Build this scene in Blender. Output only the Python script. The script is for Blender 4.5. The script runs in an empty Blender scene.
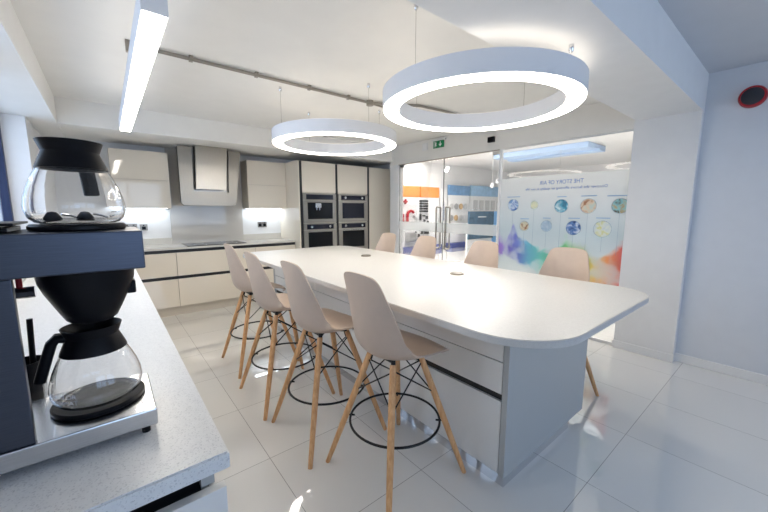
import bpy, bmesh, math, random
from mathutils import Vector, Matrix, noise
random.seed(7)
S = bpy.context.scene
COL = S.collection
PI = math.pi

# ------------------------------------------------------------------ materials
def new_mat(name):
    m = bpy.data.materials.new(name); m.use_nodes = True
    nt = m.node_tree; nt.nodes.clear()
    return m, nt, nt.nodes.new('ShaderNodeOutputMaterial')
def srgb(r, g, b):
    f = lambda c: (c/255/12.92) if c/255 <= .04045 else ((c/255+.055)/1.055)**2.4
    return (f(r), f(g), f(b), 1)
def pbsdf(name, col, rough=.5, metal=0, coat=0, noise_amt=0, noise_scale=30, bump=0, spec=.5, stretch=None, trans=0):
    m, nt, out = new_mat(name)
    b = nt.nodes.new('ShaderNodeBsdfPrincipled')
    b.inputs['Base Color'].default_value = col
    b.inputs['Roughness'].default_value = rough
    b.inputs['Metallic'].default_value = metal
    b.inputs['Coat Weight'].default_value = coat
    b.inputs['Coat Roughness'].default_value = .04
    b.inputs['Specular IOR Level'].default_value = spec
    b.inputs['Transmission Weight'].default_value = trans
    nt.links.new(b.outputs[0], out.inputs[0])
    tc = nt.nodes.new('ShaderNodeTexCoord')
    nz = nt.nodes.new('ShaderNodeTexNoise'); nz.inputs['Scale'].default_value = noise_scale
    nz.inputs['Detail'].default_value = 4
    if stretch:
        mp = nt.nodes.new('ShaderNodeMapping'); mp.inputs['Scale'].default_value = stretch
        nt.links.new(tc.outputs['Object'], mp.inputs[0]); nt.links.new(mp.outputs[0], nz.inputs[0])
    else:
        nt.links.new(tc.outputs['Object'], nz.inputs[0])
    if noise_amt:
        r = nt.nodes.new('ShaderNodeValToRGB')
        r.color_ramp.elements[0].position = .3; r.color_ramp.elements[1].position = .7
        r.color_ramp.elements[0].color = tuple(c*(1-noise_amt) for c in col[:3])+(1,)
        r.color_ramp.elements[1].color = tuple(min(1, c*(1+noise_amt*.5)) for c in col[:3])+(1,)
        nt.links.new(nz.outputs[0], r.inputs[0]); nt.links.new(r.outputs[0], b.inputs['Base Color'])
    if bump:
        bp = nt.nodes.new('ShaderNodeBump'); bp.inputs['Strength'].default_value = bump; bp.inputs['Distance'].default_value = .002
        nt.links.new(nz.outputs[0], bp.inputs['Height']); nt.links.new(bp.outputs[0], b.inputs['Normal'])
    return m
def emit(name, col, strength):
    m, nt, out = new_mat(name)
    e = nt.nodes.new('ShaderNodeEmission'); e.inputs[0].default_value = col; e.inputs[1].default_value = strength
    nt.links.new(e.outputs[0], out.inputs[0]); return m
def pane_glass(name, tint=(1, 1, 1, 1), gloss=.5):
    m, nt, out = new_mat(name)
    t = nt.nodes.new('ShaderNodeBsdfTransparent'); t.inputs[0].default_value = tint
    g = nt.nodes.new('ShaderNodeBsdfGlossy'); g.inputs['Roughness'].default_value = .02
    fr = nt.nodes.new('ShaderNodeFresnel'); fr.inputs[0].default_value = 1.45
    ml = nt.nodes.new('ShaderNodeMath'); ml.operation = 'MULTIPLY'; ml.inputs[1].default_value = gloss
    mx = nt.nodes.new('ShaderNodeMixShader')
    nt.links.new(fr.outputs[0], ml.inputs[0]); nt.links.new(ml.outputs[0], mx.inputs[0])
    nt.links.new(t.outputs[0], mx.inputs[1]); nt.links.new(g.outputs[0], mx.inputs[2]); nt.links.new(mx.outputs[0], out.inputs[0])
    return m
def veil(name, col, opacity):
    """a translucent printed / frosted foil: part clear, part diffuse"""
    m, nt, out = new_mat(name)
    t = nt.nodes.new('ShaderNodeBsdfTransparent')
    d = nt.nodes.new('ShaderNodeBsdfDiffuse'); d.inputs[0].default_value = col
    tl = nt.nodes.new('ShaderNodeBsdfTranslucent'); tl.inputs[0].default_value = col
    m1 = nt.nodes.new('ShaderNodeMixShader'); m1.inputs[0].default_value = .5
    m2 = nt.nodes.new('ShaderNodeMixShader'); m2.inputs[0].default_value = opacity
    nt.links.new(d.outputs[0], m1.inputs[1]); nt.links.new(tl.outputs[0], m1.inputs[2])
    nt.links.new(t.outputs[0], m2.inputs[1]); nt.links.new(m1.outputs[0], m2.inputs[2]); nt.links.new(m2.outputs[0], out.inputs[0])
    return m

def floor_mat():
    m, nt, out = new_mat('porcelain_tiles')
    N = nt.nodes.new; L = nt.links.new
    tc = N('ShaderNodeTexCoord'); sp = N('ShaderNodeSeparateXYZ'); L(tc.outputs['Object'], sp.inputs[0])
    def grout(sock, off):
        a = N('ShaderNodeMath'); a.operation = 'ADD'; a.inputs[1].default_value = off+60; L(sock, a.inputs[0])
        f = N('ShaderNodeMath'); f.operation = 'DIVIDE'; f.inputs[1].default_value = .597; L(a.outputs[0], f.inputs[0])
        fr = N('ShaderNodeMath'); fr.operation = 'FRACT'; L(f.outputs[0], fr.inputs[0])
        c = N('ShaderNodeMath'); c.operation = 'SUBTRACT'; c.inputs[1].default_value = .5; L(fr.outputs[0], c.inputs[0])
        ab = N('ShaderNodeMath'); ab.operation = 'ABSOLUTE'; L(c.outputs[0], ab.inputs[0])
        g = N('ShaderNodeMath'); g.operation = 'GREATER_THAN'; g.inputs[1].default_value = .5-.0026; L(ab.outputs[0], g.inputs[0])
        fl = N('ShaderNodeMath'); fl.operation = 'FLOOR'; L(f.outputs[0], fl.inputs[0])
        return g.outputs[0], fl.outputs[0]
    # grout lines fall on x = 2.39 and y = .557
    gx, ix = grout(sp.outputs[0], -(2.39-.597*4)-60+.597*100); gy, iy = grout(sp.outputs[1], -.557-60+.597*100)
    mxm = N('ShaderNodeMath'); mxm.operation = 'MAXIMUM'; L(gx, mxm.inputs[0]); L(gy, mxm.inputs[1])
    cb = N('ShaderNodeCombineXYZ'); L(ix, cb.inputs[0]); L(iy, cb.inputs[1])
    wn = N('ShaderNodeTexWhiteNoise'); L(cb.outputs[0], wn.inputs[0])
    rp = N('ShaderNodeValToRGB'); rp.color_ramp.elements[0].color = (.79, .775, .745, 1); rp.color_ramp.elements[1].color = (.83, .815, .785, 1)
    L(wn.outputs[0], rp.inputs[0])
    mc = N('ShaderNodeMixRGB'); mc.inputs[2].default_value = (.36, .35, .33, 1); L(mxm.outputs[0], mc.inputs[0]); L(rp.outputs[0], mc.inputs[1])
    b = N('ShaderNodeBsdfPrincipled'); L(mc.outputs[0], b.inputs['Base Color'])
    b.inputs['Roughness'].default_value = .03; b.inputs['Specular IOR Level'].default_value = .8; b.inputs['Coat Weight'].default_value = 1.0; b.inputs['Coat Roughness'].default_value = .02
    L(b.outputs[0], out.inputs[0]); return m
def quartz_mat(name, base, dark, amount=.12):
    m, nt, out = new_mat(name); N = nt.nodes.new; L = nt.links.new
    tc = N('ShaderNodeTexCoord')
    v = N('ShaderNodeTexVoronoi'); v.inputs['Scale'].default_value = 420; L(tc.outputs['Object'], v.inputs[0])
    r = N('ShaderNodeValToRGB'); e = r.color_ramp.elements
    e[0].color = dark; e[0].position = .0; e[1].color = base; e[1].position = amount*2.2
    sp = N('ShaderNodeSeparateXYZ'); L(v.outputs['Color'], sp.inputs[0]); L(sp.outputs[0], r.inputs[0])
    n = N('ShaderNodeTexNoise'); n.inputs['Scale'].default_value = 60; L(tc.outputs['Object'], n.inputs[0])
    mx = N('ShaderNodeMixRGB'); mx.blend_type = 'MULTIPLY'; mx.inputs[0].default_value = .12
    L(r.outputs[0], mx.inputs[1]); L(n.outputs[0], mx.inputs[2])
    b = N('ShaderNodeBsdfPrincipled'); b.inputs['Roughness'].default_value = .30; b.inputs['Specular IOR Level'].default_value = .35; L(mx.outputs[0], b.inputs['Base Color'])
    L(b.outputs[0], out.inputs[0]); return m
def wood_mat(name, c0, c1):
    m, nt, out = new_mat(name); N = nt.nodes.new; L = nt.links.new
    tc = N('ShaderNodeTexCoord'); mp = N('ShaderNodeMapping'); mp.inputs['Scale'].default_value = (60, 60, 4)
    n = N('ShaderNodeTexNoise'); n.inputs['Scale'].default_value = 1.5; n.inputs['Detail'].default_value = 5
    L(tc.outputs['Object'], mp.inputs[0]); L(mp.outputs[0], n.inputs[0])
    r = N('ShaderNodeValToRGB'); r.color_ramp.elements[0].color = c0; r.color_ramp.elements[1].color = c1
    r.color_ramp.elements[0].position = .35; r.color_ramp.elements[1].position = .65
    L(n.outputs[0], r.inputs[0])
    b = N('ShaderNodeBsdfPrincipled'); b.inputs['Roughness'].default_value = .42; L(r.outputs[0], b.inputs['Base Color'])
    L(b.outputs[0], out.inputs[0]); return m

M = {}
M['floor'] = floor_mat()
M['wall'] = pbsdf('white_wall_paint', (.80, .80, .80, 1), .7, noise_amt=.02, noise_scale=8)
M['wall_blue'] = pbsdf('pale_blue_grey_paint', (.68, .71, .76, 1), .7, noise_amt=.02, noise_scale=8)
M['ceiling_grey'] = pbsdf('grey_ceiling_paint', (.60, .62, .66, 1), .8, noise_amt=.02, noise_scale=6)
M['ceiling'] = pbsdf('ceiling_paint', (.82, .80, .76, 1), .8, noise_amt=.02, noise_scale=5)
M['base'] = pbsdf('baseboard_paint', (.82, .82, .82, 1), .35)
M['cream'] = pbsdf('cream_gloss_lacquer', (.80, .725, .61, 1), .04, coat=.3)
M['carcass'] = pbsdf('cream_carcass', (.66, .60, .51, 1), .4)
M['white_gloss'] = pbsdf('white_gloss_lacquer', (.82, .81, .79, 1), .06, coat=.5)
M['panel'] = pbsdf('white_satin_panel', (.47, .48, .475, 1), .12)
M['quartz'] = quartz_mat('white_quartz', (.63, .62, .60, 1), (.54, .53, .51, 1), .07)
M['quartz_left'] = quartz_mat('grey_fleck_quartz', (.82, .83, .84, 1), (.62, .63, .65, 1), .10)
M['back_top'] = pbsdf('cream_worktop', (.66, .63, .57, 1), .2, noise_amt=.05, noise_scale=200)
M['splash'] = pbsdf('greige_glass', (.60, .57, .52, 1), .06, coat=.3)
M['black_channel'] = pbsdf('black_channel', (.012, .012, .013, 1), .35)
M['black_plastic'] = pbsdf('black_plastic', (.007, .007, .009, 1), .33, noise_amt=.1, noise_scale=400, spec=.15)
M['black_metal'] = pbsdf('black_metal', (.010, .010, .011, 1), .4, metal=.3)
M['black_glass'] = pbsdf('black_glass', (.006, .007, .009, 1), .08, spec=.2)
M['navy_screen'] = pbsdf('navy_dark_glass', (.008, .010, .022, 1), .08, spec=.3)
M['steel'] = pbsdf('brushed_steel', (.36, .335, .30, 1), .28, metal=1, noise_amt=.12, noise_scale=12, stretch=(1, 1, 40))
M['steel_hood'] = pbsdf('brushed_steel_hood', (.33, .30, .255, 1), .33, metal=1, noise_amt=.08, noise_scale=10, stretch=(40, 40, 1))
M['steel_panel'] = pbsdf('brushed_steel_panel', (.45, .41, .35, 1), .3, metal=1, noise_amt=.06, noise_scale=10, stretch=(40, 40, 1))
M['steel_bright'] = pbsdf('bright_steel', (.62, .63, .65, 1), .22, metal=1, noise_amt=.1, noise_scale=10, stretch=(1, 40, 40))
M['steel_reflection'] = pbsdf('steel_painted_reflection', (.082, .092, .12, 1), .34, metal=1, noise_amt=.12, noise_scale=10, stretch=(2, 60, 60))  # stainless steel; the dark bluish room it reflects is put into the base colour
M['chrome'] = pbsdf('chrome', (.72, .72, .73, 1), .06, metal=1)
M['mirror'] = pbsdf('mirror_plinth', (.70, .71, .73, 1), .05, metal=1)
M['wood'] = wood_mat('beech_wood', srgb(206, 152, 100), srgb(226, 178, 128))
M['shell'] = pbsdf('taupe_plastic', (.52, .41, .33, 1), .38, noise_amt=.03, noise_scale=20)
M['white_plastic'] = pbsdf('white_plastic', (.78, .78, .78, 1), .35)
M['lamp_white'] = pbsdf('lamp_white_paint', (.80, .81, .84, 1), .4)
M['pipe'] = pbsdf('grey_conduit', (.30, .27, .23, 1), .4, metal=.5)
M['blue_frame'] = pbsdf('blue_window_frame', srgb(17, 32, 70), .4)
M['red'] = pbsdf('red_plastic', srgb(170, 22, 34), .35)
M['dark_grille'] = pbsdf('dark_grille', srgb(46, 48, 56), .6, noise_amt=.3, noise_scale=300)
M['green_sign'] = pbsdf('green_sign', srgb(12, 132, 78), .35)
M['sign_white'] = pbsdf('sign_white', (.9, .9, .9, 1), .4)
M['brass'] = pbsdf('dull_brass', (.22, .19, .15, 1), .35, metal=.9)
M['pane'] = pane_glass('clear_pane')
M['jug_glass'] = pbsdf('jug_glass', (1, 1, 1, 1), .0, trans=1)
M['jug_glass'].node_tree.nodes['Principled BSDF'].inputs['IOR'].default_value = 1.45
M['frost'] = veil('frosted_band', (.74, .76, .76, 1), .4)
M['ring_glow'] = emit('ring_glow', (1, .92, .81, 1), 12.5)
M['bar_glow'] = emit('bar_glow', (1, .93, .83, 1), 14)
M['up_glow'] = emit('up_glow', (1, .92, .81, 1), 1.5)
M['led_glow'] = emit('cabinet_led', (.80, .90, 1, 1), 9)
M['show_fill_glow'] = emit('showroom_fill_glow', (1, .97, .92, 1), 9.5)  # glow of the added, unseen showroom fill panels
M['spot_glow'] = emit('spot_glow', (1, .96, .88, 1), 8)
M['orange'] = pbsdf('orange_print', srgb(240, 140, 62), .5)
M['blue_head'] = pbsdf('blue_print', srgb(112, 150, 190), .5, noise_amt=.2, noise_scale=6)
M['pale_blue'] = pbsdf('pale_blue_print', srgb(160, 196, 226), .5, noise_amt=.15, noise_scale=6)
M['teal'] = pbsdf('teal_print', srgb(62, 96, 122), .4, noise_amt=.35, noise_scale=4)
M['sky_print'] = pbsdf('sky_blue_print', srgb(130, 184, 236), .4)
M['navy'] = pbsdf('navy_plinth', srgb(58, 74, 140), .4)
M['board'] = pbsdf('white_board', (.82, .82, .82, 1), .5)
M['grey_sample'] = pbsdf('grey_sample', (.36, .36, .36, 1), .4)
M['light_sample'] = pbsdf('light_sample', (.60, .60, .60, 1), .4)
M['tan_sample'] = pbsdf('tan_sample', srgb(200, 170, 130), .4)
M['dark_sample'] = pbsdf('dark_sample', (.03, .03, .03, 1), .4)
M['silver'] = pbsdf('silver_foil', (.6, .6, .6, 1), .35, metal=.8, noise_amt=.3, noise_scale=60)
M['title_blue'] = pbsdf('title_blue', srgb(44, 92, 170), .6)
M['caption_blue'] = pbsdf('caption_blue', srgb(120, 150, 186), .6)
M['timeline'] = pbsdf('timeline_grey', srgb(128, 146, 164), .6)
M['timeline_dark'] = pbsdf('grey_seal', (.18, .19, .18, 1), .4)
M['white_ink'] = veil('white_ink', (.85, .9, 1, 1), .9)
M['pale_ceiling_blue'] = pbsdf('pale_blue_ceiling_paint', srgb(186, 210, 240), .6)
M['label_white'] = pbsdf('pale_label', srgb(150, 175, 205), .5)

# ------------------------------------------------------------------ mesh builder
ORG = {}
class MB:
    def __init__(s): s.bm = bmesh.new()
    def _merge(s, t, mat=None):
        if mat is not None: bmesh.ops.transform(t, matrix=mat, verts=t.verts)
        me = bpy.data.meshes.new('tmp'); t.to_mesh(me); t.free(); s.bm.from_mesh(me); bpy.data.meshes.remove(me); return s
    def box(s, x0, x1, y0, y1, z0, z1, bev=0, seg=2, mat=None):
        t = bmesh.new()
        v = [t.verts.new((x, y, z)) for x in (x0, x1) for y in (y0, y1) for z in (z0, z1)]
        for f in ((0, 1, 3, 2), (4, 6, 7, 5), (0, 4, 5, 1), (2, 3, 7, 6), (0, 2, 6, 4), (1, 5, 7, 3)): t.faces.new([v[i] for i in f])
        bmesh.ops.recalc_face_normals(t, faces=t.faces)
        if bev: bmesh.ops.bevel(t, geom=t.edges[:], offset=bev, segments=seg, profile=.6, affect='EDGES')
        for f in t.faces: f.smooth = False
        return s._merge(t, mat)
    def tube(s, pts, r, n=10, closed=False, r2=None):
        """a round bar along pts; r may taper to r2"""
        pts = [Vector(p) for p in pts]; k = len(pts); t = bmesh.new(); rings = []
        up = None
        for i, p in enumerate(pts):
            a = pts[(i-1) % k] if (closed or i) else p; b = pts[(i+1) % k] if (closed or i < k-1) else p
            d = (b-a).normalized()
            if up is None: up = d.orthogonal().normalized()
            up = (up-d*up.dot(d)).normalized(); w = d.cross(up)
            rr = r if r2 is None else r+(r2-r)*i/(k-1)
            rings.append([t.verts.new(p+(up*math.cos(q)+w*math.sin(q))*rr) for q in [2*PI*j/n for j in range(n)]])
        m = k if closed else k-1
        for i in range(m):
            A, B = rings[i], rings[(i+1) % k]
            off = 0
            if closed and i == k-1:
                off = min(range(n), key=lambda o: (A[0].co-B[o].co).length)
            for j in range(n): t.faces.new((A[j], A[(j+1) % n], B[(j+1+off) % n], B[(j+off) % n]))
        if not closed:
            t.faces.new(list(reversed(rings[0]))); t.faces.new(rings[-1])
        bmesh.ops.recalc_face_normals(t, faces=t.faces)
        for f in t.faces: f.smooth = len(f.verts) == 4
        return s._merge(t)
    def lathe(s, prof, c=(0, 0, 0), n=48, axis='Z'):
        """prof: (radius, height) pairs; radius 0 closes the end"""
        t = bmesh.new(); rings = []
        for r, h in prof:
            if r < 1e-6: rings.append([t.verts.new((0, 0, h))])
            else: rings.append([t.verts.new((r*math.cos(2*PI*j/n), r*math.sin(2*PI*j/n), h)) for j in range(n)])
        for A, B in zip(rings, rings[1:]):
            for j in range(n):
                j2 = (j+1) % n
                if len(A) == 1 and len(B) == 1: continue
                if len(A) == 1: t.faces.new((A[0], B[j], B[j2]))
                elif len(B) == 1: t.faces.new((A[j], A[j2], B[0]))
                else: t.faces.new((A[j], A[j2], B[j2], B[j]))
        bmesh.ops.recalc_face_normals(t, faces=t.faces)
        for f in t.faces: f.smooth = True
        R = {'Z': Matrix(), 'X': Matrix.Rotation(PI/2, 4, 'Y'), 'Y': Matrix.Rotation(-PI/2, 4, 'X')}[axis]
        return s._merge(t, Matrix.Translation(c) @ R)
    def disc(s, r, h, c, axis='Z', n=40): return s.lathe([(0, 0), (r, 0), (r, h), (0, h)], c, n, axis)
    def prism(s, poly, z0, z1, bev=0, mat=None):
        """poly: (x, y) outline, extruded in z"""
        t = bmesh.new(); vs = [t.verts.new((x, y, z0)) for x, y in poly]; f = t.faces.new(vs)
        r = bmesh.ops.extrude_face_region(t, geom=[f]); up = [v for v in r['geom'] if isinstance(v, bmesh.types.BMVert)]
        for v in up: v.co.z = z1
        bmesh.ops.recalc_face_normals(t, faces=t.faces)
        if bev:
            e = [e for e in t.edges if abs(e.verts[0].co.z-e.verts[1].co.z) < 1e-6]
            bmesh.ops.bevel(t, geom=e, offset=bev, segments=2, affect='EDGES')
        t.normal_update()
        for f in t.faces: f.smooth = abs(f.normal.z) < .9
        return s._merge(t, mat)
    def quad(s, a, b, c, d):
        s.bm.faces.new([s.bm.verts.new(p) for p in (a, b, c, d)]); return s
    def build(s, name, mat, parent=None, smooth=True):
        me = bpy.data.meshes.new(name)
        o = bpy.data.objects.new(name, me); COL.objects.link(o)
        org = Vector((0, 0, 0))
        if parent is not None:
            org = ORG[parent.name]; o.parent = parent
            bmesh.ops.translate(s.bm, vec=-org, verts=s.bm.verts)
        else:
            # a thing's own origin sits at the base of its mesh
            lo = Vector([min(v.co[i] for v in s.bm.verts) for i in range(3)]); hi = Vector([max(v.co[i] for v in s.bm.verts) for i in range(3)])
            org = Vector(((lo.x+hi.x)/2, (lo.y+hi.y)/2, lo.z)) if name != 'floor' else org
            bmesh.ops.translate(s.bm, vec=-org, verts=s.bm.verts); o.location = org
        s.bm.normal_update(); s.bm.to_mesh(me); s.bm.free()
        me.materials.append(mat if not isinstance(mat, str) else M[mat])
        if smooth:
            fl = [p.use_smooth for p in me.polygons]
            try: me.set_sharp_from_angle(angle=math.radians(40))
            except Exception: pass
            me.polygons.foreach_set('use_smooth', fl)
        else:
            me.polygons.foreach_set('use_smooth', [False]*len(me.polygons))
        ORG[o.name] = org
        return o
def tag(o, label=None, cat=None, group=None, kind=None):
    for k, v in (('label', label), ('category', cat), ('group', group), ('kind', kind)):
        if v: o[k] = v
    return o
def thing(name, loc, label, cat, group=None):
    o = bpy.data.objects.new(name, None); COL.objects.link(o); o.location = loc; o.empty_display_size = .05
    ORG[o.name] = Vector(loc); return tag(o, label, cat, group)
def struct(name, mb, mat, parent=None, **k):
    o = mb.build(name, mat, parent, **k)
    if parent is None: o['kind'] = 'structure'
    return o
def copy_tree(o, parent=None):
    c = o.copy(); COL.objects.link(c)
    if parent is not None: c.parent = parent; c.matrix_parent_inverse = o.matrix_parent_inverse
    for ch in list(o.children):
        if ch.name != c.name: copy_tree(ch, c)
    return c

# ------------------------------------------------------------------ room shell
ZC = 2.44          # kitchen ceiling
struct('floor', MB().box(-.9, 14.2, -3.3, 8.8, -.1, 0), 'floor', smooth=False)
struct('ceiling', MB().box(-.8, 4.4, 1.073, 5.8, ZC, ZC+.1), 'ceiling', smooth=False)
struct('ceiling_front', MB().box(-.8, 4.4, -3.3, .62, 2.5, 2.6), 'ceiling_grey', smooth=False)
struct('ceiling_beam', MB().box(-.8, 4.25, .62, 1.073, 2.2, 2.6), 'wall', smooth=False)
struct('ceiling_bulkhead', MB().box(-.285, 3.9, 4.57, 4.73, 2.2, 2.44).box(-.285, 4.172, 4.73, 5.64, 2.225, 2.44), 'ceiling', smooth=False)
struct('ceiling_box', MB().box(-.8, -.285, 1.073, 5.64, 2.2, 2.44), 'ceiling', smooth=False)
struct('wall_back', MB().box(-.8, 4.4, 5.64, 5.8, 0, 2.44), 'wall', smooth=False)
# right side: pillar, near wall, header above the glass, nib beside the tall cabinets
struct('wall_pillar', MB().box(3.9, 4.25, .62, 1.073, 0, 2.2).box(3.9, 4.25, 1.073, 1.09, 0, 2.44), 'wall', smooth=False)
struct('wall_right', MB().box(3.98, 4.25, -3.3, .62, 0, 2.5), 'wall_blue', smooth=False)
struct('wall_header', MB().box(3.9, 4.02, 1.09, 4.62, 2.135, 2.44), 'ceiling', smooth=False)
struct('wall_nib', MB().box(3.9, 4.02, 4.42, 4.62, 0, 2.135).box(4.172, 4.188, 4.62, 5.64, 0, 2.44).box(4.02, 4.172, 4.60, 4.62, 0, 2.44), 'wall', smooth=False)
struct('baseboard_pillar', MB().box(3.888, 3.9, .612, 1.1, 0, .075, .003), 'base')
struct('baseboard_right', MB().box(3.966, 3.98, -3.2, .62, 0, .075, .003), 'base')
# left wall with two window openings, and the wall behind the camera with wide windows
WL = MB()
WL.box(-.8, -.48, -3.3, 1.25, 0, 2.2).box(-.8, -.48, 4.42, 5.64, 0, 2.2).box(-.8, -.48, 1.25, 4.42, 0, 1.12)
WL.box(-.8, -.48, 2.75, 2.95, 1.12, 2.2).box(-.8, -.48, -3.3, .62, 2.2, 2.5)
struct('wall_left', WL, 'wall', smooth=False)
FR = MB().box(-.8, 4.25, -3.3, -3.1, 0, .75).box(-.8, 4.25, -3.3, -3.1, 2.3, 2.5).box(-.8, -.3, -3.3, -3.1, .75, 2.3)
FR.box(3.7, 4.25, -3.3, -3.1, .75, 2.3).box(1.55, 1.75, -3.3, -3.1, .75, 2.3)
struct('wall_front', FR, 'wall', smooth=False)
def window(n, axis, c, a0, a1, z0, z1):
    """frame, mullion and pane; axis X: the window lies in a plane x = c"""
    f = MB(); w = .05
    def bx(p0, p1, q0, q1, e=.03):
        if axis == 'X': f.box(c-e, c+e, p0, p1, q0, q1, .004)
        else: f.box(p0, p1, c-e, c+e, q0, q1, .004)
    bx(a0, a0+w, z0, z1); bx(a1-w, a1, z0, z1); bx(a0+w, a1-w, z0, z0+w); bx(a0+w, a1-w, z1-w, z1)
    bx((a0+a1)/2-w/2, (a0+a1)/2+w/2, z0+w, z1-w)
    fo = struct('window_%d' % n, f, 'blue_frame')
    g = MB()
    if axis == 'X': g.box(c-.003, c+.003, a0+.02, a1-.02, z0+.02, z1-.02)
    else: g.box(a0+.02, a1-.02, c-.003, c+.003, z0+.02, z1-.02)
    g.build('pane', 'pane', fo, smooth=False)
window(1, 'X', -.665, 2.95, 4.42, 1.12, 2.2)
window(2, 'X', -.665, 1.25, 2.75, 1.12, 2.2)
window(3, 'Y', -3.2, -.3, 1.55, .75, 2.3)
window(4, 'Y', -3.2, 1.75, 3.7, .75, 2.3)
# showroom beyond the glass
struct('wall_showroom_far', MB().box(4.0, 14.2, 8.4, 8.6, 0, 3.1), 'wall', smooth=False)
struct('wall_showroom_end', MB().box(14.0, 14.2, -1.2, 8.4, 0, 3.1), 'wall', smooth=False)
struct('wall_showroom_near', MB().box(4.25, 14.2, -1.4, -1.2, 0, 3.1), 'wall', smooth=False)
struct('wall_showroom_side', MB().box(4.05, 4.3, 5.64, 8.4, 0, 3.1), 'wall', smooth=False)
struct('ceiling_showroom', MB().box(4.0, 14.2, -1.4, 8.6, 3.0, 3.1), 'wall', smooth=False)
rf = MB()
rf.box(9.0, 9.35, 3.4, 5.95, 2.86, 2.99).box(9.75, 10.1, 3.4, 5.95, 2.86, 2.99).box(9.35, 9.75, 3.4, 5.95, 2.90, 2.99)
struct('ceiling_showroom_frame', rf, 'pale_ceiling_blue', smooth=False)

# ------------------------------------------------------------------ glass partition: two doors, two fixed panes
GX = 3.935
def glass_door(n, y0, y1, hy, closer_y):
    d = struct('door_%d' % n, MB().box(GX-.005, GX+.005, y0+.004, y1-.004, .012, 2.125), 'pane', smooth=False)
    # frosted band across the pane
    MB().box(GX-.0065, GX-.0055, y0+.006, y1-.006, 1.04, 1.185).build('frosted_band', 'frost', d, smooth=False)
    MB().box(GX-.0062, GX+.0062, y0+.0005, y0+.0038, .012, 2.125).build('edge_seal', 'timeline_dark', d, smooth=False)
    MB().box(GX-.0062, GX+.0062, y1-.0038, y1-.0005, .012, 2.125).build('edge_seal', 'timeline_dark', d, smooth=False)
    h = MB()
    for sx in (-1, 1):
        x = GX+sx*.05
        h.tube([(GX+sx*.005, hy, .80), (x-.01*sx, hy, .80), (x, hy, .815), (x, hy, 1.405), (x-.01*sx, hy, 1.42), (GX+sx*.005, hy, 1.42)], .0125, 12)
        h.tube([(x, hy-.03, .83), (x, hy+.03, .83)], .004, 6)
    h.build('handle', 'steel', d)
    MB().box(GX-.014, GX+.014, closer_y-.05, closer_y+.05, 2.08, 2.134, .004).build('patch_fitting', 'chrome', d)
    MB().box(GX-.014, GX+.014, closer_y-.05, closer_y+.05, .004, .06, .004).build('patch_fitting', 'chrome', d)
glass_door(1, 3.43, 4.415, 3.52, 4.36)
glass_door(2, 2.505, 3.426, 3.34, 2.56)
def fixed_pane(n, y0, y1):
    f = struct('window_%d' % n, MB().box(GX-.012, GX+.012, y0, y1, 0, .03, .003).box(GX-.012, GX+.012, y0, y1, 2.12, 2.134, .002), 'white_plastic')
    MB().box(GX-.005, GX+.005, y0+.002, y1-.002, .03, 2.12).build('pane', 'pane', f, smooth=False)
    return f
fixed_pane(5, 1.763, 2.47); fixed_pane(6, 1.092, 1.76)
struct('trim_2', MB().box(GX-.03, GX+.02, 2.503, 4.42, 2.127, 2.140), 'pipe', smooth=False)
struct('trim_1', MB().box(GX-.02, GX+.02, 2.47, 2.503, 0, 2.134, .003), 'white_plastic')

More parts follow.
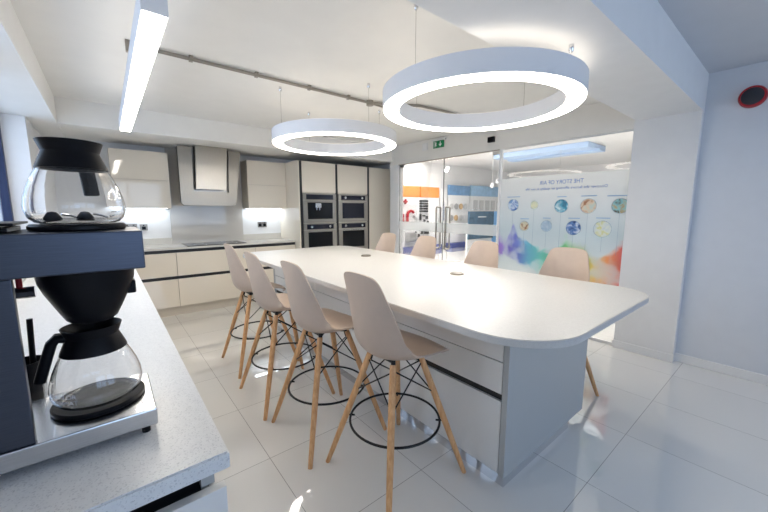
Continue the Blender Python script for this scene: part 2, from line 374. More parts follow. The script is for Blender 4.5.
# printed film on the inside of the fixed panes
def film_mat():
    m, nt, out = new_mat('printed_film'); N = nt.nodes.new; L = nt.links.new
    tc = N('ShaderNodeTexCoord'); sp = N('ShaderNodeSeparateXYZ'); L(tc.outputs['Object'], sp.inputs[0])
    def mr(sock, a, b, c, d):
        n = N('ShaderNodeMapRange'); n.inputs[1].default_value = a; n.inputs[2].default_value = b; n.inputs[3].default_value = c; n.inputs[4].default_value = d
        L(sock, n.inputs[0]); return n.outputs[0]
    def math_(op, a, b):
        n = N('ShaderNodeMath'); n.operation = op
        for i, q in enumerate((a, b)):
            if isinstance(q, (int, float)): n.inputs[i].default_value = q
            else: L(q, n.inputs[i])
        return n.outputs[0]
    # u: 0 at the door end (y = 2.47) .. 1 at the pillar (y = 1.09); v: height in metres above the film's foot
    u = mr(sp.outputs[1], .69, -.69, 0, 1); v = sp.outputs[2]
    wn = N('ShaderNodeTexNoise'); wn.inputs['Scale'].default_value = 4.2; wn.inputs['Detail'].default_value = 4; wn.inputs['Distortion'].default_value = 1.2
    L(tc.outputs['Object'], wn.inputs[0])
    wv = math_('MULTIPLY', math_('SUBTRACT', wn.outputs[0], .5), .42)
    uw = math_('ADD', u, math_('MULTIPLY', wv, .25))
    def ramp(sock, pts, interp='B_SPLINE'):
        r = N('ShaderNodeValToRGB'); r.color_ramp.interpolation = interp; e = r.color_ramp.elements
        for i, (p, c) in enumerate(pts):
            q = e[0] if i == 0 else (e[len(e)-1] if i == len(pts)-1 else e.new(p))
            q.position = p; q.color = c if len(c) == 4 else tuple(c)+(1,)
        L(sock, r.inputs[0]); return r.outputs[0]
    g = lambda x: (x, x, x)
    Z0 = .30
    top = ramp(u, [(0, g(1.03-Z0)), (.08, g(1.00-Z0)), (.145, g(1.22-Z0)), (.20, g(1.02-Z0)), (.28, g(.97-Z0)), (.40, g(.90-Z0)), (.52, g(.88-Z0)), (.61, g(1.07-Z0)), (.66, g(.98-Z0)), (.76, g(.985-Z0)), (.84, g(.88-Z0)), (.92, g(.93-Z0)), (1, g(1.03-Z0))], 'LINEAR')
    bot = ramp(u, [(0, g(.80-Z0)), (.10, g(.78-Z0)), (.20, g(.68-Z0)), (.30, g(.66-Z0)), (.5, g(.55-Z0)), (1, g(.45-Z0))], 'LINEAR')
    hi = math_('SUBTRACT', math_('ADD', top, math_('ADD', math_('MULTIPLY', wv, .8), .05)), v)
    lo = math_('SUBTRACT', v, math_('ADD', bot, wv))
    fade = math_('MULTIPLY', mr(hi, 0, .07, 0, 1), mr(lo, 0, .06, 0, 1))
    wave = N('ShaderNodeTexWave'); wave.inputs['Scale'].default_value = 3.0; wave.inputs['Distortion'].default_value = 11; wave.inputs['Detail'].default_value = 3; wave.inputs['Detail Scale'].default_value = .8
    L(tc.outputs['Object'], wave.inputs[0])
    wisps = mr(wave.outputs[1], 0, 1, .25, 1)
    amt = math_('MINIMUM', math_('MULTIPLY', math_('MULTIPLY', fade, wisps), 1.2), .82)
    col = ramp(uw, [(0, srgb(176, 136, 216)), (.10, srgb(128, 110, 204)), (.20, srgb(120, 140, 214)), (.30, srgb(110, 190, 214)), (.42, srgb(110, 205, 190)), (.58, srgb(120, 200, 140)), (.68, srgb(160, 205, 100)), (.80, srgb(224, 200, 90)), (.90, srgb(238, 160, 90)), (1, srgb(224, 100, 96))], 'LINEAR')
    ground = ramp(mr(v, .3, 1.47, 0, 1), [(0, srgb(218, 226, 228)), (.45, srgb(196, 210, 218)), (.75, srgb(214, 220, 224)), (1, srgb(226, 228, 228))], 'LINEAR')
    mx = N('ShaderNodeMixRGB'); L(amt, mx.inputs[0]); L(ground, mx.inputs[1]); L(col, mx.inputs[2])
    d = N('ShaderNodeBsdfDiffuse'); L(mx.outputs[0], d.inputs[0])
    tl = N('ShaderNodeBsdfTranslucent'); L(mx.outputs[0], tl.inputs[0])
    t = N('ShaderNodeBsdfTransparent')
    m1 = N('ShaderNodeMixShader'); m1.inputs[0].default_value = .5; L(d.outputs[0], m1.inputs[1]); L(tl.outputs[0], m1.inputs[2])
    m2 = N('ShaderNodeMixShader'); L(mr(amt, 0, 1, .70, .92), m2.inputs[0]); L(t.outputs[0], m2.inputs[1]); L(m1.outputs[0], m2.inputs[2]); L(m2.outputs[0], out.inputs[0])
    return m
FX = GX-.0075
film = thing('wall_graphic', (FX, 1.78, .30), 'frosted film with a blue reversed title, photo circles and rainbow smoke on the glass', 'window graphic')
MB().box(FX-.0006, FX+.0006, 1.097, 2.468, .30, 1.77).build('film', film_mat(), film, smooth=False)
def text_mesh(txt, size, mat, name, parent, mtx, ext=.0004):
    cu = bpy.data.curves.new(name, 'FONT'); cu.body = txt; cu.size = size; cu.align_x = 'CENTER'; cu.align_y = 'CENTER'; cu.extrude = ext
    to = bpy.data.objects.new(name+'_tmp', cu); COL.objects.link(to)
    bpy.context.view_layer.update()
    me = bpy.data.meshes.new_from_object(to.evaluated_get(bpy.context.evaluated_depsgraph_get()))
    bpy.data.objects.remove(to); bpy.data.curves.remove(cu)
    me.transform(mtx)
    xs = [v.co for v in me.vertices]
    org = ORG[parent.name]
    me.transform(Matrix.Translation(-org))
    me.materials.clear(); me.materials.append(M[mat]); me.name = name
    o = bpy.data.objects.new(name, me); COL.objects.link(o); o.parent = parent; ORG[o.name] = org
    return o
# a text in the plane x = const that reads forwards from the showroom, so it is reversed seen from the kitchen:
# text +X -> world +Y, text +Y -> world Z
def film_text(txt, size, y, z, width, mat, name):
    B = Matrix(((0, 0, 1, FX-.0012), (1, 0, 0, 0), (0, 1, 0, 0), (0, 0, 0, 1)))
    o = text_mesh(txt, size, mat, name, film, B, .0003)
    ys = [v.co.y for v in o.data.vertices]; k = width/(max(ys)-min(ys))
    org = ORG[film.name]
    for v in o.data.vertices:
        v.co.y = v.co.y*0+((v.co.y+org.y)*k+y)-org.y
        v.co.z = ((v.co.z+org.z)+z)-org.z
    return o
film_text('THE STORY OF AIR', .062, 1.735, 1.687, .47, 'title_blue', 'title')
film_text('Discover the factors affecting air quality in our life', .040, 1.705, 1.622, .86, 'title_blue', 'subtitle')
def circle_mat(name, cols):
    m, nt, out = new_mat(name); N = nt.nodes.new; L = nt.links.new
    tc = N('ShaderNodeTexCoord'); n = N('ShaderNodeTexNoise'); n.inputs['Scale'].default_value = 14; n.inputs['Detail'].default_value = 2; n.inputs['Distortion'].default_value = .8
    L(tc.outputs['Object'], n.inputs[0]); r = N('ShaderNodeValToRGB'); e = r.color_ramp.elements
    for i, c in enumerate(cols):
        p = .32+.36*i/(len(cols)-1)
        q = e[0] if i == 0 else (e[len(e)-1] if i == len(cols)-1 else e.new(p))
        q.position = p; q.color = c
    L(n.outputs[0], r.inputs[0]); b = N('ShaderNodeBsdfPrincipled'); b.inputs['Roughness'].default_value = .6; L(r.outputs[0], b.inputs['Base Color']); L(b.outputs[0], out.inputs[0]); return m
circ = [(2.288, 1.44, .068, [srgb(60, 110, 190), srgb(210, 225, 240), srgb(120, 160, 210)]),
        (2.02, 1.438, .045, [srgb(226, 226, 190), srgb(214, 222, 200)]),
        (1.711, 1.424, .070, [srgb(40, 80, 110), srgb(70, 160, 190), srgb(210, 235, 240)]),
        (1.437, 1.422, .074, [srgb(170, 120, 90), srgb(226, 206, 180), srgb(200, 214, 206)]),
        (1.149, 1.42, .070, [srgb(90, 66, 44), srgb(140, 200, 205), srgb(190, 160, 110)]),
        (2.129, 1.187, .056, [srgb(130, 80, 54), srgb(214, 206, 180), srgb(190, 200, 180)]),
        (1.862, 1.197, .060, [srgb(150, 180, 205), srgb(190, 208, 222)]),
        (1.568, 1.187, .074, [srgb(38, 62, 110), srgb(90, 130, 190), srgb(220, 230, 240)]),
        (1.288, 1.188, .080, [srgb(206, 220, 226), srgb(226, 232, 220), srgb(214, 214, 110)])]
for i, (y, z, r, cols) in enumerate(circ):
    MB().disc(r, .0006, (FX-.0016, y, z), 'X').build('photo_circle', circle_mat('circle_%d' % i, cols), film, smooth=False)
    MB().lathe([(r, 0), (r+.005, 0), (r+.005, .0007), (r, .0007), (r, 0)], (FX-.0017, y, z), 40, 'X').build('circle_outline', 'timeline', film, smooth=False)
    w = (.085, .0, .05, .075, .12, .055, .045, .06, .065)[i]
    if w: MB().box(FX-.0015, FX-.0009, y-w, y+w, z+r+.026, z+r+.036).build('caption_line', 'caption_blue', film, smooth=False)
    MB().box(FX-.0013, FX-.0009, y-.0015, y+.0015, .93 if i < 5 else .95, z-r-.006).build('timeline_line', 'timeline', film, smooth=False)

# ------------------------------------------------------------------ island
def rounded(x0, x1, y0, y1, rs, n=14):
    """outline, counter-clockwise; rs radii for corners (x0y0, x1y0, x1y1, x0y1)"""
    P = []
    for (cx, cy, a), r in zip(((x0, y0, PI), (x1, y0, 1.5*PI), (x1, y1, 0), (x0, y1, .5*PI)), rs):
        ox = cx+(r if cx == x0 else -r); oy = cy+(r if cy == y0 else -r)
        P += [(ox+r*math.cos(a+.5*PI*k/n), oy+r*math.sin(a+.5*PI*k/n)) for k in range(n+1)]
    return P
tag(MB().prism(rounded(1.112, 2.503, .496, 3.98, (.30, .22, .22, .22)), .868, .900, .003).build('island_countertop', 'quartz'),
    'long white quartz island countertop with rounded corners and a thin edge', 'countertop')
BX0, BX1 = 1.424, 2.191
def island_unit(y0, y1, label):
    t = thing('island_cabinet', (1.8, (y0+y1)/2, .06), label, 'cabinet', 'drawer units of the island')
    MB().box(BX0+.02, BX1, y0+.001, y1-.001, .06, .866).build('carcass', 'panel', t, smooth=False)
    g = .0025
    MB().box(BX0, BX0+.0195, y0+g, y1-g, .655, .862, .0015).build('drawer', 'white_gloss', t)
    MB().box(BX0, BX0+.0195, y0+g, y1-g, .488, .649, .0015).build('drawer', 'white_gloss', t)
    MB().box(BX0+.012, BX0+.0198, y0, y1, .452, .487).build('handle_channel', 'black_channel', t, smooth=False)
    MB().box(BX0, BX0+.0195, y0+g, y1-g, .064, .450, .0015).build('drawer', 'white_gloss', t)
ys = [.838, 1.795, 2.748, 3.70]
for a, b, l in zip(ys, ys[1:], ('white gloss island drawer unit behind the nearest two stools', 'white gloss island drawer unit in the middle of the island', 'white gloss island drawer unit at the oven end of the island')):
    island_unit(a, b, l)
tag(MB().box(BX0-.004, 2.375, .806, .836, .057, .867, .0015).build('end_panel', 'panel'), 'white end panel closing the near end of the island under the rounded countertop', 'panel')
tag(MB().box(BX0-.004, 2.375, 3.703, 3.733, .057, .867, .0015).build('end_panel', 'panel'), 'white end panel closing the far end of the island towards the ovens', 'panel')
pl = thing('island_plinth', (1.8, 2.25, 0), 'mirrored chrome plinth running round the foot of the island', 'plinth')
MB().box(BX0+.008, BX0+.02, .812, 3.725, 0, .0565).build('plinth_rail', 'mirror', pl, smooth=False)
MB().box(BX1-.02, BX1-.008, .812, 3.725, 0, .0565).build('plinth_rail', 'mirror', pl, smooth=False)
MB().box(BX0+.02, BX1-.02, .812, .824, 0, .0565).build('plinth_rail', 'mirror', pl, smooth=False)
for k, (x, y) in enumerate(((2.03, 1.617), (2.09, 2.869))):
    p = thing('popup_socket', (x, y, .900), ('round metal pop-up socket disc set in the countertop, nearer one', 'round metal pop-up socket disc set in the countertop, farther one')[k], 'socket', None)
    MB().lathe([(0, .004), (.036, .004), (.036, 0), (.052, 0), (.052, .005), (.045, .0095), (.037, .0095), (.036, .004)], (x, y, .900), 40).build('rim', 'brass', p)
    MB().lathe([(0, 0), (.035, 0), (.035, .0075), (.030, .009), (0, .009)], (x, y, .900), 40).build('cap', 'steel', p)

# ------------------------------------------------------------------ back kitchen run
YB = 5.063
def back_unit(x0, x1, label):
    t = thing('base_cabinet', ((x0+x1)/2, YB+.28, .1), label, 'cabinet', 'base units on the back wall')
    MB().box(x0+.001, x1-.001, YB+.02, 5.63, .10, .873).build('carcass', 'carcass', t, smooth=False)
    g = .002
    MB().box(x0+g, x1-g, YB, YB+.0195, .528, .832, .0015).build('drawer', 'cream', t)
    MB().box(x0+g, x1-g, YB, YB+.0195, .125, .488, .0015).build('drawer', 'cream', t)
    MB().box(x0, x1, YB+.010, YB+.0198, .833, .872).build('handle_channel', 'black_channel', t, smooth=False)
    MB().box(x0, x1, YB+.010, YB+.0198, .489, .527).build('handle_channel', 'black_channel', t, smooth=False)
back_unit(.157, .66, 'cream gloss base unit at the corner beside the coffee machine counter')
back_unit(.66, 1.673, 'wide cream gloss drawer unit under the hob')
back_unit(1.673, 2.30, 'cream gloss base unit next to the tall oven housing')
tag(MB().box(.06, 2.30, YB+.05, YB+.062, 0, .098).build('base_plinth', 'carcass'), 'cream plinth board under the back wall cabinets', 'plinth')
tag(MB().box(.155, 2.301, YB-.018, 5.635, .875, .900, .002).build('back_worktop', 'back_top'), 'thin cream worktop along the back wall holding the hob', 'worktop')
tag(MB().box(.155, 2.301, 5.622, 5.639, .901, .99, .002).build('upstand', 'back_top'), 'low cream upstand strip behind the back worktop', 'upstand')
tag(MB().box(.70, 1.675, 5.610, 5.621, .901, 2.222, .001).build('splashback', 'splash'), 'tall greige glass splashback panel behind the cooker hood', 'splashback')
hob = thing('hob', (1.18, 5.34, .900), 'flat black glass hob on the back worktop under the hood', 'hob')
MB().box(.80, 1.56, 5.10, 5.55, .9002, .907, .003).build('glass_top', 'black_glass', hob)
for x in (.98, 1.38):
    for y in (5.22, 5.43): MB().lathe([(.07, .9072), (.085, .9072), (.085, .9076), (.07, .9076), (.07, .9072)], (x, y, 0), 36).build('cooking_zone', 'grey_sample', hob)
def wall_cab(x0, x1, label):
    t = thing('wall_cabinet', ((x0+x1)/2, 5.5, 1.4), label, 'cabinet', 'cream wall cabinets either side of the hood')
    MB().box(x0, x1, 5.36, 5.6385, 1.40, 2.12).build('carcass', 'carcass', t, smooth=False)
    MB().box(x0+.001, x1-.001, 5.34, 5.3595, 1.762, 2.118, .0015).build('door', 'cream', t)
    MB().box(x0+.001, x1-.001, 5.34, 5.3595, 1.402, 1.757, .0015).build('door', 'cream', t)
    MB().box(x0+.03, x1-.03, 5.50, 5.58, 1.3975, 1.3998).build('under_cabinet_led', 'led_glow', t, smooth=False)
wall_cab(.085, .69, 'cream gloss wall cabinet with two lift doors, left of the hood')
wall_cab(1.695, 2.30, 'cream gloss wall cabinet with two lift doors, right of the hood')
hd = thing('cooker_hood', (1.16, 5.4, 1.43), 'brushed steel angular cooker hood with a raised centre panel', 'cooker hood')
def xz_prism(poly, y0, y1, bev=0):
    return MB().prism([(x, z) for x, z in poly], 0, y1-y0, bev, Matrix(((1, 0, 0, 0), (0, 0, -1, y1), (0, 1, 0, 0), (0, 0, 0, 1))))
# body: U-shaped steel sheet round the raised panel
xz_prism([(.785, 1.475), (.815, 1.44), (1.44, 1.44), (1.475, 1.475), (1.57, 2.205), (1.405, 2.205), (1.385, 1.625), (.94, 1.625), (.955, 2.205), (.785, 2.205)], 5.19, 5.26, .003).build('body', 'steel_hood', hd)
xz_prism([(.96, 1.655), (1.335, 1.655), (1.376, 2.222), (.985, 2.222)], 5.13, 5.19, .003).build('centre_panel', 'steel_panel', hd)
MB().box(.92, 1.40, 5.26, 5.605, 1.60, 2.222).build('chimney', 'steel', hd, smooth=False)
MB().box(.84, 1.44, 5.262, 5.56, 1.47, 1.60, .004).build('filter_box', 'steel', hd)
MB().box(.9345, .9565, 5.20, 5.255, 1.66, 2.19, .001).build('side_slot', 'black_channel', hd)
# sockets on the bright strips of wall
def socket(x, z, w, label):
    t = thing('wall_socket', (x, 5.639, z), label, 'socket', None)
    MB().box(x-w/2, x+w/2, 5.630, 5.6395, z-.043, z+.043, .003).build('plate', 'steel', t)
    n = 2 if w > .1 else 1
    for k in range(n):
        cx = x+(0 if n == 1 else (-.036, .036)[k])
        MB().box(cx-.022, cx+.022, 5.627, 5.6298, z-.030, z+.012, .001).build('outlet', 'black_plastic', t)
        MB().box(cx-.008, cx+.008, 5.625, 5.6298, z+.018, z+.034, .001).build('switch', 'black_plastic', t)
socket(1.99, 1.14, .147, 'steel double socket on the bright wall beside the tall units')
socket(.24, 1.153, .147, 'steel double socket on the back wall seen past the coffee machine corner')
socket(.385, 1.145, .086, 'steel single socket on the back wall left of the splashback')
# tall units
YT = 4.88; XS = [2.326, 2.957, 3.600, 4.145]
tag(MB().box(2.303, 2.320, YT+.004, 5.6385, .0, 2.125, .001).build('gable_board', 'cream'), 'tall cream side panel ending the back worktop beside the ovens', 'panel')
def tall_unit(x0, x1, label, ovens):
    t = thing('tall_cabinet', ((x0+x1)/2, 5.2, 0), label, 'cabinet', None)
    MB().box(x0, x1-.004, YT+.022, 5.6385, .10, 2.12).build('carcass', 'carcass', t, smooth=False)
    MB().box(x0, x1-.004, YT+.06, YT+.075, 0, .099).build('plinth', 'carcass', t, smooth=False)
    MB().box(x0-.005, x0+.034, YT+.006, YT+.0215, .10, 2.12).build('handle_channel', 'black_channel', t, smooth=False)
    a = x0+.036; b = x1-.008
    if ovens:
        MB().box(a, b, YT, YT+.0215, 1.648, 2.115, .0015).build('door', 'cream', t)
        MB().box(a, b, YT, YT+.0215, .125, .68, .0015).build('drawer', 'cream', t)
    else:
        MB().box(a, b, YT, YT+.0215, .125, 2.115, .0015).build('door', 'cream', t)
    return a, b
def appliance(name, a, b, z0, z1, label, cat, kind):
    t = thing(name, ((a+b)/2, YT, z0), label, cat, None)
    w = b-a
    m = MB(); fw = .085; ctrl = z1-.105
    # steel frame round the window and the control strip
    wz0, wz1 = z0+.058, ctrl-.035
    if kind == 'coffee': wx0, wx1 = a+.075, b-.065
    else: wx0, wx1 = a+.075, b-.075
    Yf, Yk = YT-.012, YT+.0215
    m.box(a, wx0, Yf, Yk, z0, ctrl-.004, .002).box(wx1, b, Yf, Yk, z0, ctrl-.004, .002).box(wx0, wx1, Yf, Yk, z0, wz0, .002).box(wx0, wx1, Yf, Yk, wz1, ctrl-.004, .002)
    m.build('door_frame', 'steel', t)
    MB().box(a, b, Yf+.002, Yk, ctrl, z1, .002).build('control_panel', 'steel', t)
    MB().box(a+.055, b-.055, Yf-.001, Yf+.002, ctrl+.012, z1-.018, .0005).build('display', 'navy_screen', t)
    MB().box(wx0, wx1, YT-.004, YT+.006, wz0, wz1, .001).build('door_glass', 'navy_screen' if kind == 'microwave' else 'black_glass', t)
    if kind == 'coffee':
        MB().box(a+.20, a+.30, YT-.040, YT-.004, wz1-.085, wz1-.012, .006).build('spout', 'steel_bright', t)
        for dx in (.225, .275): MB().tube([(a+dx, YT-.025, wz1-.085), (a+dx, YT-.025, wz1-.12)], .007, 10).build('nozzle', 'steel_bright', t)
    else:
        for x in (a+.13, b-.13): MB().lathe([(0, 0), (.021, 0), (.021, -.018), (.018, -.022), (0, -.022)], (x, Yf-.0015, (ctrl+z1)/2-.003), 24, 'Y').build('knob', 'steel_bright', t)
        if kind == 'oven': 
            MB().tube([(wx0+.02, Yf, wz1+.018), (wx0+.02, Yf-.018, wz1+.018), (wx1-.02, Yf-.018, wz1+.018), (wx1-.02, Yf, wz1+.018)], .006, 10).build('handle', 'steel_bright', t)
for o in []: pass
a, b = tall_unit(XS[0], XS[1], 'tall cream housing with a black edge, holding the built-in coffee maker, next to the worktop', True)
appliance('built_in_coffee_maker', a, b, 1.178, 1.636, 'steel built-in coffee maker with a small spout behind dark glass', 'coffee maker', 'coffee')
appliance('oven', a, b, .69, 1.170, 'steel built-in oven below the coffee maker', 'oven', 'oven')
a, b = tall_unit(XS[1], XS[2], 'tall cream housing holding the microwave, between the coffee maker housing and the plain door', True)
appliance('microwave', a, b, 1.178, 1.636, 'steel built-in microwave with a bluish dark window', 'microwave', 'microwave')
appliance('oven', a, b, .69, 1.170, 'steel built-in oven below the microwave', 'oven', 'oven')
tall_unit(XS[2], XS[3], 'tall cream larder cabinet with one full-height plain door beside the glass doors', False)
MB_f = MB().box(4.142, 4.168, YT+.01, YT+.03, 0, 2.15)
tag(MB_f.build('filler_strip', 'black_channel', smooth=False), 'dark filler strip between the larder cabinet and the white nib wall', 'filler')

# ------------------------------------------------------------------ left counter with the coffee machine
tag(MB().prism([(-.475, .685), (.153, .685), (.153, 5.635), (-.475, 5.635)], .863, .900, .003).build('side_worktop', 'quartz_left'),
    'grey flecked quartz worktop along the left wall under the coffee machine', 'worktop')
def side_unit(y0, y1, label, near=False):
    t = thing('side_cabinet', (-.17, (y0+y1)/2, .1), label, 'cabinet', None)
    yy = y0+.022 if near else y0+.001
    MB().box(-.47, .118, yy, y1-.001, .10, .812 if near else .861).build('carcass', 'panel', t, smooth=False)
    if near:
        MB().box(-.47, .104, yy+.040, yy+.05, .8155, .862).box(-.47, .104, yy, yy+.040, .8125, .8152).build('handle_channel', 'black_channel', t, smooth=False)
        MB().box(.105, .130, yy+.004, y1-.001, .8155, .862).build('side_rail', 'panel', t, smooth=False)
        MB().box(-.46, .147, y0, y0+.0215, .125, .815, .0015).build('drawer', 'white_gloss', t)
        MB().box(.119, .131, yy, y1-.001, .10, .812).build('door', 'white_gloss', t, smooth=False)
    else:
        MB().box(.119, .137, y0+.002, y1-.002, .125, .832, .0015).build('door', 'white_gloss', t)
        MB().box(.110, .118, y0, y1, .833, .861).build('handle_channel', 'black_channel', t, smooth=False)
    MB().box(-.40, .07, y0+.06, y1-.001, 0, .099).build('plinth', 'panel', t, smooth=False)
side_unit(.700, 1.55, 'pale cabinet with a black finger channel at the near end of the left counter', True)
side_unit(1.55, 2.65, 'pale cabinet under the left counter just beyond the coffee machine')
side_unit(2.65, 3.75, 'pale cabinet under the left counter opposite the far stools')
side_unit(3.75, 5.03, 'pale cabinet under the left counter at the back corner')
# machine: seen from its side, the jug stands on the +X part of the base
cm = thing('filter_coffee_machine', (-.15, .96, .900), 'steel filter coffee machine with two hotplates on the left worktop', 'coffee machine')
MB().box(-.36, .051, .85, 1.06, .918, .955, .003).build('base', 'steel_bright', cm)
for x in (-.33, .029):
    for y in (.868, 1.04): MB().lathe([(0, .9005), (.008, .9005), (.0085, .917), (.0065, .9178), (0, .9178)], (x, y, 0), 16).build('foot', 'black_plastic', cm)
MB().box(-.36, -.137, .855, .873, .9555, 1.2645, .002).build('column', 'steel_reflection', cm)
MB().box(-.36, -.235, .8735, 1.05, .9555, 1.2645, .002).build('water_tank', 'steel_reflection', cm)
MB().box(-.36, .055, .85, 1.055, 1.265, 1.343, .003).build('head', 'steel_reflection', cm)
CX, CY = -.045, .968
MB().lathe([(0, .956), (.080, .956), (.083, .958), (.083, .964), (.080, .967), (.070, .966), (0, .966)], (CX, CY, 0), 48).build('hotplate', 'black_plastic', cm)
MB().lathe([(0, 1.3435), (.076, 1.3435), (.079, 1.346), (.079, 1.352), (.075, 1.356), (0, 1.356)], (CX, CY, 0), 48).build('hotplate', 'black_plastic', cm)
bk = MB().lathe([(0, 1.146), (.036, 1.145), (.044, 1.152), (.053, 1.170), (.072, 1.212), (.080, 1.235), (.0835, 1.2635), (0, 1.2635)], (CX+.004, CY, 0), 48).build('filter_basket', 'black_plastic', cm)
MB().box(.022, .040, .955, .985, 1.195, 1.225, .004).build('grip', 'black_plastic', bk)
MB().tube([(-.235, 1.0, 1.215), (-.128, 1.0, 1.215)], .012, 16).build('water_inlet', 'chrome', cm)
MB().tube([(-.150, 1.0, 1.2275), (-.150, 1.0, 1.2645)], .005, 12).build('indicator_lamp', 'red', cm)
MB().box(-.36, -.140, .90, 1.03, 1.3435, 1.352, .002).build('water_lid', 'black_plastic', cm)
MB().box(-.36, -.130, .885, 1.045, 1.356, 1.361, .002).box(-.34, -.15, .91, 1.02, 1.352, 1.356).build('lid_flap', 'black_plastic', cm)
MB().box(-.225, -.185, .8535, .8549, .965, 1.005).build('rating_label', 'label_white', cm, smooth=False)
def jug(z, label, handle_dir, printed):
    """round glass jug with a black collar; z: where its bottom stands"""
    t = thing('glass_jug', (CX, CY, z), label, 'coffee jug', None)
    out = [(.0, .0006), (.058, .0006), (.068, .003), (.0765, .012), (.0808, .026), (.0815, .036), (.0792, .052), (.0735, .072), (.0655, .092), (.058, .108), (.0515, .119), (.049, .124)]
    inn = [(r-.0022 if r > .003 else 0, h+(.0022 if h < .02 else .0)) for r, h in out]
    MB().lathe(out+[(.0468, .124)]+list(reversed(inn)), (CX, CY, z), 64).build('glass_body', 'jug_glass', t)
    co = [(.0515, .110), (.0585, .110), (.0575, .114), (.0465, .142), (.0455, .1445), (.0465, .147), (.0525, .164), (.053, .1655), (.0515, .166), (.0445, .148), (.0430, .1445), (.0440, .140), (.0515, .119), (.0515, .110)]
    MB().lathe(co, (CX, CY, z), 56).build('collar', 'black_plastic', t)
    if not printed: MB().lathe([(0, .160), (.0475, .160), (.0475, .163), (0, .165)], (CX, CY, z), 48).build('lid', 'black_plastic', t)
    c, s = math.cos(handle_dir), math.sin(handle_dir)
    P = [(.044, .146), (.058, .148), (.067, .138), (.077, .108), (.085, .082), (.091, .062)]
    h = MB(); w = .011
    pts = [(CX+c*r, CY+s*r, z+q) for r, q in P]
    # flat grip: two bars side by side give the broad handle
    h.tube([(x-s*.0055, y+c*.0055, q) for x, y, q in pts], .0098, 12).tube([(x+s*.0055, y-c*.0055, q) for x, y, q in pts], .0098, 12)
    h.build('handle', 'black_plastic', t)
    if printed:
        for k, (wd, zz) in enumerate((('BRAVILOR', .040), ('BONAMAT', .027))):
            cu = text_mesh(wd, .0125, 'white_ink', 'printed_name', t, Matrix(((1, 0, 0, 0), (0, 0, -1, 0), (0, 1, 0, 0), (0, 0, 0, 1))), .0001)
            org = ORG[t.name]
            for v in cu.data.vertices:
                p = v.co+org; a0 = -2.35; r = .0824 if k == 0 else .0820
                an = a0+(p.x/.079); v.co = Vector((CX+r*math.cos(an), CY+r*math.sin(an), z+zz+p.z))-org
    return t
jug(.9675, 'glass coffee jug with white printing on the lower hotplate of the coffee machine', PI*1.0, True)
jug(1.3565, 'empty glass coffee jug with a black lid on top of the coffee machine', 1.30, False)
for k, (x, y, a, l) in enumerate(((-.085, .965, .4, 'small dark scoop lying in the upper glass jug, nearer the window'), (-.035, .985, -.3, 'small dark scoop lying in the upper glass jug, nearer the wall cabinets'))):
    s_ = thing('coffee_scoop', (x, y, 1.361), l, 'scoop', None)
    bm_ = MB().lathe([(0, .020), (.007, .018), (.011, .012), (.0145, .005), (.015, .0), (.0135, .0), (.010, .011), (0, .017)], (x, y, 1.3605), 24)
    bm_.build('bowl', 'dark_grille', s_)
    MB().tube([(x+.015*math.cos(a), y+.015*math.sin(a), 1.374), (x+.03*math.cos(a), y+.03*math.sin(a), 1.370), (x+.040*math.cos(a), y+.040*math.sin(a), 1.365)], .0025, 8).build('handle', 'chrome', s_)
# pot with a stick and a clear box behind the column
up = thing('utensil_pot', (-.190, 1.19, .9005), 'small black pot with an upright black stick behind the coffee machine column', 'pot')
MB().lathe([(0, .9005), (.030, .9005), (.034, .91), (.038, 1.01), (.036, 1.01), (.031, .912), (0, .905)], (-.190, 1.19, 0), 28).build('pot', 'black_plastic', up)
MB().tube([(-.178, 1.19, .907), (-.170, 1.19, 1.115)], .006, 10).build('stick', 'black_plastic', up)
cb = MB(); x0, x1, y0, y1, z0, z1 = -.190, -.145, 1.075, 1.13, .9005, .985
for q in ((x0, x0+.003, y0, y1), (x1-.003, x1, y0, y1), (x0+.003, x1-.003, y0, y0+.003), (x0+.003, x1-.003, y1-.003, y1)): cb.box(q[0], q[1], q[2], q[3], z0+.003, z1)
cb.box(x0, x1, y0, y1, z0, z0+.003)
tag(cb.build('clear_box', 'pane', smooth=False), 'small open clear box on the left worktop between coffee machine and black pot', 'box')

